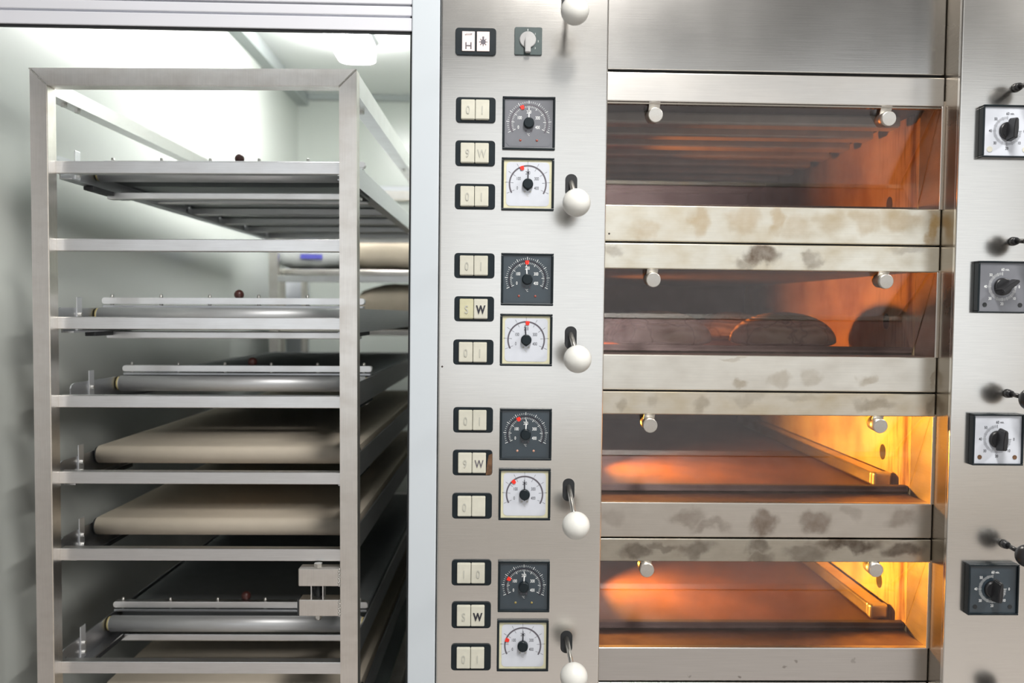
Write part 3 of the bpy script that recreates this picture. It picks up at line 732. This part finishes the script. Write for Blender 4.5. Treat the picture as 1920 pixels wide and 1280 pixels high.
# clamp for the loader: two welded tube stubs with a bolt and spacer
c1, c2 = rl(559, 1066, 1, 0), rl(559, 1099, 1, 0); c3, c4 = rl(560, 1124, 1, 0), rl(560, 1155, 1, 0)
xr = W-T
ck = MB().box(c1.x, xr, .0005, T-.001, c2.z, c1.z, .0018, 'rack').build('clamp_bracket', None, rk, (c1.x, 0, c1.z))
ck2 = MB().box(c3.x, xr, .0005, T-.001, c4.z, c3.z, .0018, 'rack').build('clamp_bracket', None, rk, (c3.x, 0, c3.z))
MB().box(c3.x-.003, c3.x, .001, T-.0015, c4.z+.0005, c3.z-.0005).build('end_cap', 'rubber', ck2, (c3.x, 0, c3.z))
bx = rl(597, 1066, 1, .017).x
sp = MB(); frame_z = (c3.z, c2.z)
sp.box(bx-.0125, bx-.0105, .004, .028, c3.z, c2.z, 0, 'rackbar').box(bx+.0105, bx+.0125, .004, .028, c3.z, c2.z, 0, 'rackbar').box(bx-.0105, bx+.0105, .026, .028, c3.z, c2.z, 0, 'rubber').cyl((bx, .016, c3.z), (bx, .016, c2.z), .005, mat='rubber', n=16)  # black back and rod put the tube's inner shade into the colour
sp.build('spacer', None, ck, (bx, .016, c2.z))
MB().cyl((bx, .016, c1.z), (bx, .016, c1.z+.007), .0085, n=6, smooth=False).build('bolt', 'bolt', ck, (bx, .016, c1.z))
MB().cyl((bx, .016, c4.z), (bx, .016, c4.z-.008), .0075, n=6, smooth=False).cyl((bx, .016, c4.z-.008), (bx, .016, c4.z-.012), .0045, n=14).build('bolt', 'bolt', ck2, (bx, .016, c4.z))
for zt, zb, par in ((c1.z, c2.z, ck), (c3.z, c4.z, ck2)):
    w_ = MB()
    for k in range(13):
        w_.ball((xr-.0015+.0012*math.sin(k*2.3), -.0002, zb+(zt-zb)*(k+.5)/13), .0021, sy=.6, n=8)
    w_.build('weld_seam', 'bolt', par, (xr, 0, zt))
for x in (T/2, W-T/2):
    for y in (.05, D-.05):
        c = MB().box(x-.016, x+.016, y-.02, y+.02, BASE-.045, BASE, .003, 'rack').cyl((x-.014, y, BASE-.09), (x+.014, y, BASE-.09), .049, mat='rubber', n=32, bev=.004)
        c.build('caster', None, rk, (x, y, BASE))

# ------------------------------------------------------------------ belt trays lying in the rack
SW_ = .585
def tray(level, label, y0, cross, nose, belt, tilt=0.0, length=1.60, ribs=False, ptop=.018, roll=.0175):
    z = LV[level]; xo = .0285
    rt = RM @ Euler((tilt, 0, 0), 'XYZ').to_matrix()
    # root at the tray's middle, resting height of its plates
    wo = V3(SW_/2, .8, 0)
    loc = RO + RM @ V3(xo, y0, z+.0006) + rt @ wo
    r = root('belt_tray', loc, label, 'loading tray', 'belt trays in the loader rack', rot=rt.to_euler('XYZ'), wo=wo)
    pb = -.033                                # lower edge behind the bar
    nb = BY+.0235-y0 if y0 < BY+.02 else None
    for s in (0, 1):
        x0, x1 = (0, .003) if not s else (SW_-.003, SW_)
        prof = [(0, 0), (0, ptop-.010), (.004, ptop-.004), (.014, ptop), (length, ptop), (length, pb)]
        if nb and nb > 0: prof += [(nb+.002, pb), (nb+.002, 0)]
        else: prof = [(0, pb+.012), (0, ptop-.010), (.004, ptop-.004), (.014, ptop), (length, ptop), (length, pb), (.02, pb)]
        pl = MB().prism(prof, x0, x1, axis='x')
        fy = (nb+.003) if (nb and nb > 0) else .03
        f0, f1 = (x1, x1+.022) if not s else (x0-.022, x0)
        pl.box(f0, f1, fy, length-.01, pb, pb+.003)
        pl = pl.build('side_plate', 'aluplate', r, (x0, .8, 0))
        t0, t1 = (x1, x1+.0022) if not s else (x0-.0022, x0)
        tb = .075
        MB().box(t0, t1+(.0 if not s else 0), tb, tb+.022, pb+.004, ptop+.022, .0006).build('stop_tab', 'alu', pl, (t0, tb, 0))
        for q in (.004, -.016):
            xx = t1 if not s else t0; dx = .005 if not s else -.005
            MB().cyl((xx, tb+.011, q), (xx+dx, tb+.011, q), .0042, n=6, smooth=False).build('bolt', 'bolt', pl, (xx, tb+.011, q))
        b0, b1 = (.004, .026) if not s else (SW_-.026, SW_-.004)
        MB().box(b0, b1, .11, .29, pb-.009, pb-.0005, .001).build('slide_block', 'rubber', pl, (b0, .2, pb))
    xa, xb = .009, SW_-.009
    rz = .002 if cross else .008
    if cross:
        MB().cyl((xa, nose, rz), (xb, nose, rz), roll, n=40, bev=.002).build('roller', 'roller', r, (SW_/2, nose, rz))
        MB().cyl((xa-.004, nose, rz), (xa, nose, rz), roll*.9, n=30).cyl((xb, nose, rz), (xb+.004, nose, rz), roll*.9, n=30).build('end_cap', 'yellowcap', r, (xa, nose, rz))
        yb = nose+.040
        MB().prism([(-.002+.006, ptop+.0095), (SW_-.004, ptop+.0095), (SW_-.0005, ptop+.013), (SW_-.0005, ptop+.020), (SW_-.004, ptop+.0235), (.004, ptop+.0235), (.0005, ptop+.020), (.0005, ptop+.013)], yb-.010, yb+.010, bev=.0012).build('cross_member', 'rackbar', r, (SW_/2, yb, ptop+.016))
        MB().box(.003, SW_-.003, yb-.011, yb+.012, ptop+.001, ptop+.0065, .0008).build('cross_member', 'aluplate', r, (SW_/2, yb, ptop+.004))
        for k in range(6):
            x = .020+k*(SW_-.040)/5
            MB().cyl((x, yb, ptop+.0236), (x, yb, ptop+.0290), .0036, n=12).ball((x, yb, ptop+.0292), .0036, sz=.6, n=12).cyl((x, yb, ptop+.006), (x, yb, ptop+.0096), .004, n=12).build('screw', 'bolt', r, (x, yb, ptop+.026))
        MB().ball((.300, yb+.010, ptop+.0315), .0108, n=28).cyl((.300, yb+.008, ptop+.018), (.300, yb+.010, ptop+.026), .004, n=12).build('ball_knob', 'brownball', r, (.300, yb+.01, ptop+.03))
        MB().box(.010, SW_-.010, nose+.030, nose+.055, pb-.016, pb-.0005, .002).build('lower_bar', 'rackbar', r, (SW_/2, nose+.04, pb-.008))
        by0, bt, bb = nose+.058, ptop-.002, ptop-.020
        pts = [(by0, bb), (by0, bt), (length-.03, bt), (length-.03, bb)]
        MB().prism(pts, xa, xb, axis='x', bev=.002).build('belt', belt, r, (SW_/2, .8, bt))
    else:
        R_ = .0190; zc_ = .008; pts = []
        for k in range(17):
            a = PI/2+PI*k/16; pts.append((nose+R_+R_*math.cos(a), zc_+R_*math.sin(a)))
        pts += [(length-.03, zc_-R_), (length-.03, zc_+R_)]
        b = MB().prism(pts, xa, xb, axis='x')
        for f in b.bm.faces:
            if len(f.verts) == 4: f.smooth = True
        b.build('belt', belt, r, (SW_/2, .8, zc_))
        MB().cyl((xa-.004, nose+R_, zc_), (xa-.0002, nose+R_, zc_), R_*.9, n=24).cyl((xb+.0002, nose+R_, zc_), (xb+.004, nose+R_, zc_), R_*.9, n=24).build('end_cap', 'rubber', r, (xa, nose+R_, zc_))
    if ribs:
        MB().box(.03, SW_-.03, .30, length-.04, -.008, -.004).build('bottom_sheet', 'underbelt', r, (SW_/2, .8, -.006))
        for y in (.46, .72, .98, 1.24, 1.5):
            MB().box(.004, SW_-.004, y-.012, y+.012, pb+.004, -.0082, .003).build('rib', 'rackbar', r, (SW_/2, y, -.02))
    return r
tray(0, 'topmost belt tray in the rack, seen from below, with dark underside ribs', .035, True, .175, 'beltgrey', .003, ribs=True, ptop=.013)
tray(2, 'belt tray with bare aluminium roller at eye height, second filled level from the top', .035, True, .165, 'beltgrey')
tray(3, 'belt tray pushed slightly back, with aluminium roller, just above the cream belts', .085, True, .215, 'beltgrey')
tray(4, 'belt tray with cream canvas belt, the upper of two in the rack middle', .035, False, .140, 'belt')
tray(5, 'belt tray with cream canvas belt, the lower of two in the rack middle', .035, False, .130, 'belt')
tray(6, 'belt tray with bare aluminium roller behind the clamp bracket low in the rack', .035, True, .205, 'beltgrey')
tray(7, 'lowest belt tray, its cream belt peeking in at the bottom edge of the photo', .035, False, .170, 'belt')

# ------------------------------------------------------------------ lift everything so the floor is at z = 0
for o in list(bpy.data.objects):
    if o.parent is None: o.location.z += EYE
